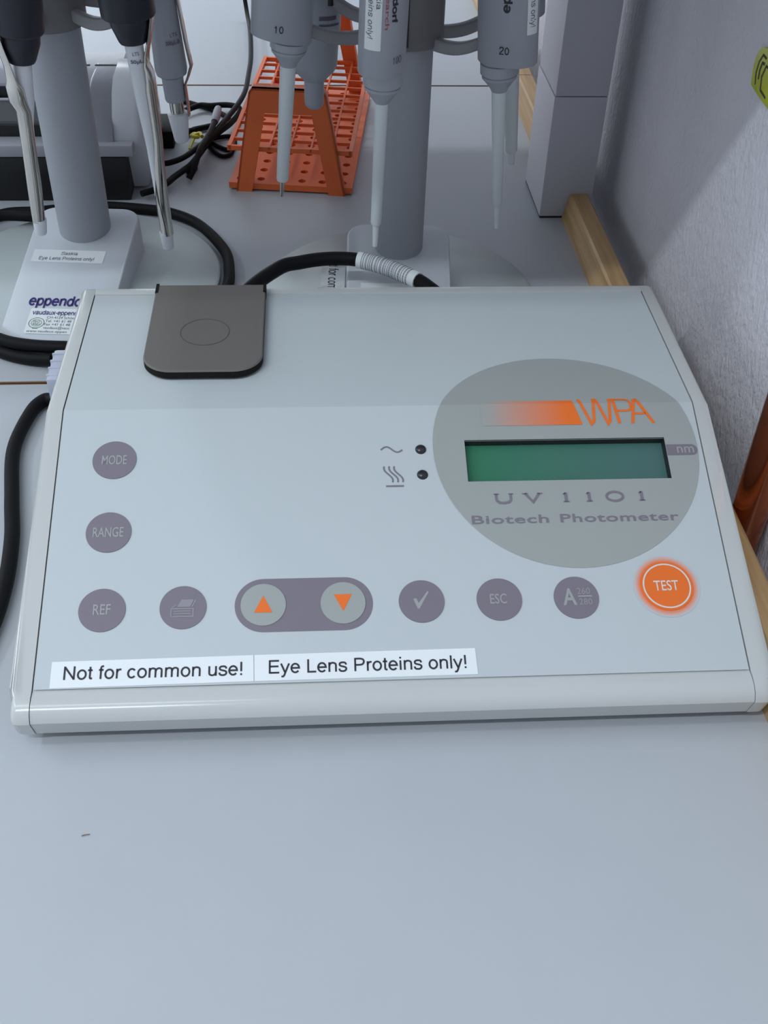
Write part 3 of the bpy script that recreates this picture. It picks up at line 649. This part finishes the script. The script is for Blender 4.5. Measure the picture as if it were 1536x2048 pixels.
for (xa, ya), (xb, yb) in (((-hx, -hy), (hx, -hy)), ((hx, -hy), (hx, hy)), ((hx, hy), (-hx, hy)), ((-hx, hy), (-hx, -hy))):
    n = 12 if xa == xb else 6; n *= 2
    for i in range(n):
        p = [(xa + (xb - xa) * k / n, ya + (yb - ya) * k / n) for k in (i, i + 1)]
        bm.faces.new((vtx(*p[0], .0015), vtx(*p[1], .0015), vtx(*p[1], .0065), vtx(*p[0], .0065)))
ob('base_plate', bm, OR, rk)
bm = bmesh.new()
for i in range(nx + 1):
    w = .0016 if i in (0, nx) else .0008; x = -hx + dx * i; x = min(max(x, -hx + w), hx - w)
    box(bm, x - w, x + w, -.104, .104, *((.0322, .0365) if i in (0, nx) else (.0336, .0363)))
for j in range(ny + 1):
    w = .0014 if j in (0, ny) else .0008; y = -.104 + .208 * j / ny; y = min(max(y, -.104 + w), .104 - w)
    box(bm, -hx + .001, hx - .001, y - w, y + w, *((.0324, .0362) if j in (0, ny) else (.0336, .0361)))
ob('tube_grid', bm, OR, rk)
for y in (-.1085, .1045):
    o_ = [(-.0445, 0), (-.0315, 0), (-.0185, .0655), (.0185, .0655), (.0315, 0), (.0450, 0), (.0300, .0815), (.0275, .0845), (-.0275, .0845), (-.0300, .0815)]
    bm = bmesh.new()
    q_ = [[(x, y + dy_, z) for x, z in o_] for dy_ in (0, .004)]
    A_ = [bm.verts.new(p) for p in q_[0]]; B_ = [bm.verts.new(p) for p in q_[1]]
    quads = [(0, 1, 2, 9), (2, 3, 6, 9), (3, 4, 5, 6), (6, 7, 8, 9)]
    for qd in quads: bm.faces.new([A_[k] for k in qd][::-1]); bm.faces.new([B_[k] for k in qd])
    for k in range(10): bm.faces.new((A_[k], A_[(k + 1) % 10], B_[(k + 1) % 10], B_[k]))
    # stiffening flange along the outer edge
    for (a, b) in (((-.0445, 0), (-.0300, .0815)), ((-.0300, .0815), (-.0275, .0845)), ((-.0275, .0845), (.0275, .0845)), ((.0275, .0845), (.0300, .0815)), ((.0300, .0815), (.0450, 0))):
        d = Vector((b[0] - a[0], b[1] - a[1])).normalized(); nn = Vector((d.y, -d.x)) * .0016
        y0, y1 = (y, y + .0095) if y < 0 else (y - .0055, y + .004)
        rings(bm, [[(p[0], yy, p[1]) for p in (a, b, (b[0] + nn.x, b[1] + nn.y), (a[0] + nn.x, a[1] + nn.y))] for yy in (y0, y1)])
    ob('end_panel', bm, OR, rk)

# ================================================================== PRINTER
pn = thing('desktop_printer', 'silver and black desktop device with a front tray behind the left stand', 'printer', (-.19, .84, 0))
X = lambda x: x + .19
boxob('base', (X(-.36), X(-.1385), -.010, .13, 0, .036), M['black_plastic'], pn, .002)
boxob('front_tray', (X(-.36), X(-.1325), -.0112, .014, .0365, .0458), M['mid_grey'], pn, .0015)
bm = bmesh.new(); prism(bm, [(.008, .0458), (.012, .056), (.034, .0645), (.034, .0458)], lambda p, t: (t, p[0], p[1]), X(-.36), X(-.1665)); ob('front_panel', bm, M['dark_grey'], pn)
boxob('panel_recess', (X(-.36), X(-.168), .0065, .010, .046, .0545), M['black_plastic'], pn)
boxob('trim_line', (X(-.36), X(-.163), .0325, .0350, .0640, .0656), M['printer_white'], pn, .0005)
boxob('paper_slot', (X(-.36), X(-.1675), .0385, .07, .0458, .0728), M['black_plastic'], pn)
bm = bmesh.new(); prism(bm, [(.060, .0725), (.040, .0725), (.0405, .0750), (.046, .0775), (.066, .0790), (.105, .0770), (.115, .070), (.115, .0365), (.09, .0365), (.09, .0725)], lambda p, t: (t, p[0], p[1]), X(-.36), X(-.146))
ob('top_cover', bm, M['silver'], pn, 30)
for x0 in (-.189, -.1665):
    v = boxob('vent_slot', (X(x0), X(x0 + .0185), .0680, .0705, .0775, .0793), M['ink'], pn)
    for k in range(9): boxob('vent_rib', (X(x0 + .001 + k * .002), X(x0 + .0018 + k * .002), .0704, .0716, .0775, .0792), M['ink'], v) if k < 9 else None
bm = bmesh.new(); prism(bm, [(-.004, .0458), (-.001, .055), (.008, .066), (.022, .0745), (.040, .0790), (.075, .0790), (.075, .0458)], lambda p, t: (t, p[0], p[1]), X(-.167), X(-.1475))
bmesh.ops.bevel(bm, geom=[e for e in bm.edges if all(abs(v.co.x - X(-.167)) < 1e-6 for v in e.verts)], offset=.003, segments=3, affect='EDGES', profile=.5)
ob('side_arm', bm, mat('dark_silver_plastic', (.22, .22, .25), .22, metal=.4), pn, 40)
sp = [(.012, .002), (.006, .020), (-.002, .045), (.004, .062), (.018, .076), (.034, .0825), (.075, .0825), (.10, .07), (.11, .03), (.11, .002)]
bm = bmesh.new(); prism(bm, sp, lambda p, t: (t, p[0], p[1]), X(-.1475), X(-.122))
bmesh.ops.bevel(bm, geom=[e for e in bm.edges if all(abs(v.co.x - X(-.122)) < 1e-6 for v in e.verts)], offset=.009, segments=5, affect='EDGES', profile=.5)
ob('end_shell', bm, M['printer_white'], pn, 40)

# ================================================================== CABLES
def cable(name, label, pts, r, m='cable', cat='cable', group=None, n=8):
    return tag(ob(name, sweep(spline(pts, n), r), M[m], smooth=60), label, cat, group)
mmz = lambda L, z: [(a * mm, b * mm, z) for a, b in L]
# thick cable coiled round the left stand
coil = [(-.1620, .5915, .0060), (-.180, .5965, .0042), (-.200, .6065, .0042), (-.232, .634, .0042), (-.258, .675, .0042), (-.266, .725, .0042), (-.252, .778, .0042), (-.232, .799, .0042), (-.205, .803, .0042), (-.165, .811, .0042), (-.127, .806, .0042), (-.103, .798, .0042), (-.080, .777, .0042), (-.0600, .737, .0042), (-.0553, .705, .0042), (-.0565, .680, .0042),
        (-.066, .645, .0050), (-.088, .615, .0075), (-.122, .5985, .0095), (-.150, .5985, .0105), (-.1800, .6022, .0105), (-.2015, .6120, .0105), (-.230, .6375, .0105), (-.2555, .676, .0105), (-.263, .722, .0115), (-.248, .764, .0122), (-.2307, .7800, .0118), (-.2056, .7790, .0118), (-.188, .7790, .0110)]
cable('coiled_cable', 'thick black cable laid round the base disc of the left stand', coil, .0041)
# plug and lead at the left rear corner
pg = thing('inline_connector', 'translucent grey ribbed cable connector at the photometer left rear corner', 'connector', (-.1435, .5545, 0))
boxob('connector_body', (-.0105, .0085, -.016, .0165, .0005, .027), M['plug'], pg, .002)
for k in range(4): boxob('grip_rib', (-.0109, .0088, -.012 + k * .0075, -.0104 + k * .0075, .001, .0274), M['plug'], pg, .0004)
cable('connector_lead', 'black lead curving from the grey connector towards the bench front, left of the photometer', [(-.1475, .5425, .010), (-.1545, .5480, .0055), (-.1605, .5500, .0043), (-.1665, .5370, .0042), (-.1698, .502, .0042), (-.1625, .4575, .0042), (-.1565, .4254, .0042), (-.1535, .389, .0042), (-.156, .3526, .0042), (-.168, .30, .0042)], .0040)
# arching cable with bar code sleeve
arch = spline([(-.060, .585, .010), (-.0417, .6054, .040), (-.0185, .6348, .045), (-.0039, .6432, .045), (.0127, .6477, .045), (.0292, .6474, .045), (.0421, .6424, .045), (.0548, .6342, .045), (.0654, .6242, .045), (.0757, .6125, .045), (.088, .592, .042), (.092, .568, .035)], 8)
ac = tag(ob('arched_cable', sweep(arch, .0046), M['cable'], smooth=60), 'black cable arching behind the photometer with a white bar code sleeve', 'cable')
i0 = min(range(len(arch)), key=lambda i: (arch[i] - Vector((.0335, .6462, .045))).length); i1 = min(range(len(arch)), key=lambda i: (arch[i] - Vector((.0715, .6175, .045))).length)
seg = arch[i0:i1 + 1]; sl = ob('bar_code_sleeve', sweep(seg, .0054, 20), M['sticker'], ac, 60); sl['label'] = 'white paper sleeve printed with bar code stripes'
fine = []
for a, b in zip(seg, seg[1:]): fine += [a.lerp(b, k / 8) for k in range(8)]
bm = bmesh.new(); i = 18
while i < len(fine) - 22:
    for k in range(random.choice((2, 3, 4))): sweep(fine[i:i + 2], .00548, 20, bm); i += 2
    i += random.choice((2, 3, 4))
ob('bar_code', bm, mat('bar_code_ink', (.16, .16, .21), .6), sl, 60)
# thin cables behind, near the rack
CB = 'thin black cables tangled left of the rack'
cable('thin_cable', 'thin black cable hanging down from above the frame left of the rack', [(-.066, 1.33, .10), (-.0655, 1.300, .06), (-.0592, 1.2777, .012), (-.0535, 1.2103, .012), (-.0505, 1.13, .012), (-.0515, 1.0774, .012), (-.0535, 1.0348, .012), (-.0590, 1.0025, .012), (-.0672, .9717, .012), (-.0727, .9524, .012), (-.0801, .9281, .012), (-.0888, .9077, .012), (-.0994, .8862, .012), (-.1094, .8758, .012), (-.1169, .8773, .010)], .0024, group=CB)
cable('thin_cable', 'thin black cable bundled alongside, looping beside the rack and ending at the left device', mmz([(-112, 998), (-104.8, 1005.4), (-100.6, 1010.2), (-94, 1015.1), (-85.1, 1013.9), (-75.1, 1015.8), (-67.2, 1015.2), (-60.0, 1011), (-57.6, 1003), (-59.5, 990), (-65.8, 970.3), (-73.2, 954.5), (-79.5, 941.3), (-85.6, 918.7), (-90, 900.1), (-94.4, 884), (-99.1, 874.1), (-106.1, 860.6), (-111.1, 849.3), (-118, 838), (-130, 829)], .0062), .0026, group=CB)
cable('thin_cable', 'thin black cable crossing at the back of the tangle from behind the white sleeve', mmz([(-118, 1036), (-107, 1031.7), (-98.2, 1025.5), (-88.4, 1018.2), (-79.2, 1009.7), (-70.4, 997.8), (-66, 988)], .0024), .0023, group=CB)
cable('thin_cable', 'short black cable end between the white sleeve and the grey plug', mmz([(-116, 960.5), (-100.8, 962.8), (-97, 966.2), (-88.8, 970.7), (-82.2, 974.4)], .0030), .0027, group=CB)
cable('thin_cable', 'narrow black cable loop with its right end tucked beside the orange rack', mmz([(-84.0, 945.5), (-76.3, 949.8), (-66.2, 953.2), (-61.0, 947.6), (-59.9, 934.4), (-61.5, 925.7), (-66.7, 924.5), (-73.2, 929.8), (-81.0, 939.1)], .0021), .0019, group=CB)
cable('thin_cable', 'thin black cable bowing lowest towards the front left of the rack', mmz([(-83.4, 933.7), (-76.7, 919.7), (-70.8, 911.3), (-65.5, 911.2), (-61.5, 918.6)], .0021), .0019, group=CB)
cable('thin_cable', 'tiny black cable bight hanging off the bundle toward the camera', mmz([(-92.0, 896), (-91.2, 886.1), (-93.2, 879.5), (-97.2, 880.5), (-98.5, 886)], .0019), .0018, group=CB)
t = thing('cable_plug', 'grey capped cable plug standing out of the black tangle', 'plug', (-.0752, .9749, 0))
ob('plug_cap', sweep(spline([(0, 0, .0185), (-.0008, -.012, .0178), (-.002, -.027, .0170)], 6), lambda q: .0032 + .0006 * sin(pi * q)), M['grey_cap'], t, 60)
ob('plug_tail', sweep(spline([(-.002, -.026, .0170), (-.0045, -.046, .0168), (-.0070, -.062, .0172), (-.011, -.085, .0172), (-.0155, -.105, .0095), (-.020, -.110, .0025)], 6), .0025), M['cable'], t, 60)
t = thing('cable_tie', 'yellow twist tie knotted around the black cables', 'cable tie', (-.0945, .9445, 0))
ob('tie_knot', sweep(spline([(-.0045, .003, .0045), (-.001, .0035, .0065), (.002, .001, .005), (.0012, -.0025, .006), (-.002, -.002, .0065), (.0035, .002, .0075), (.006, -.004, .0070)], 5), .0017), M['yellow'], t, 60)
ob('tie_tail', sweep(spline([(-.001, -.002, .005), (-.003, -.011, .0035), (-.0042, -.0195, .0022)], 5), .0012), M['yellow'], t, 60)
t = thing('adapter_plug', 'small black adapter half hidden behind the white pipette sleeve', 'adapter', (-.118, .952, 0))
boxob('plug_body', (-.014, .006, -.022, .02, 0, .016), M['cable'], t, .003)
ob('strain_relief', sweep(spline([(.005, -.002, .006), (.012, .004, .0042), (.016, .008, .0036)], 4), .0034), M['cable'], t, 60)

# ================================================================== WALL SIDE
cp = thing('copper_pipe', 'brown copper pipe standing upright against the rough wall beside the photometer', 'pipe', (.2350, .4225, -.03))
ob('pipe', lathe([(.0098, 0), (.0098, .44)], 40), M['copper'], cp, 40)
tg = thing('wall_tag', 'lime yellow rounded tag with black marks on the rough wall', 'tag', (.2458, .566, .194))
pts = [(.016, -.0105), (.0185, .0), (.0150, .0085), (.004, .0120), (-.022, .0125), (-.032, .004), (-.03, -.012), (-.012, -.0125), (.004, -.0118)]
bm = bmesh.new(); sm = spline([(0, *p) for p in pts + pts[:1]], 5)[:-1]
rings(bm, [[(-.0002, p.y * k, p.z * k) for p in sm] for k in (1,)] + [[(-.0016, p.y, p.z) for p in sm], [(-.0020, p.y * .96, p.z * .96) for p in sm]])
tb = ob('tag_plate', bm, M['tag'], tg, 40)
TG = lambda a_, b_: (-.0022, a_ * mm, b_ * mm)
decal('print_mark', merge(ribbon([(3, 7.5), (8, 8), (11.5, 3), (12, -3), (9.5, -8.2)], 1.2), ribbon([(3.5, 4.6), (6.8, 4.2), (8, 0), (7, -4.5)], 1.5), ribbon([(-8, 5), (1, 4.5), (3.5, -2), (1, -8), (-8, -9)], 1.3)), TG, M['ink'], tb)
fb = tag(ob('fibre', sweep(spline([(-.0966, .2502, .0004), (-.0952, .2506, .0005), (-.0934, .2508, .0004)], 4), .00022, 6), M['fibre'], smooth=60), 'tiny brown fibre lying on the bare bench in front of the photometer', 'fibre')
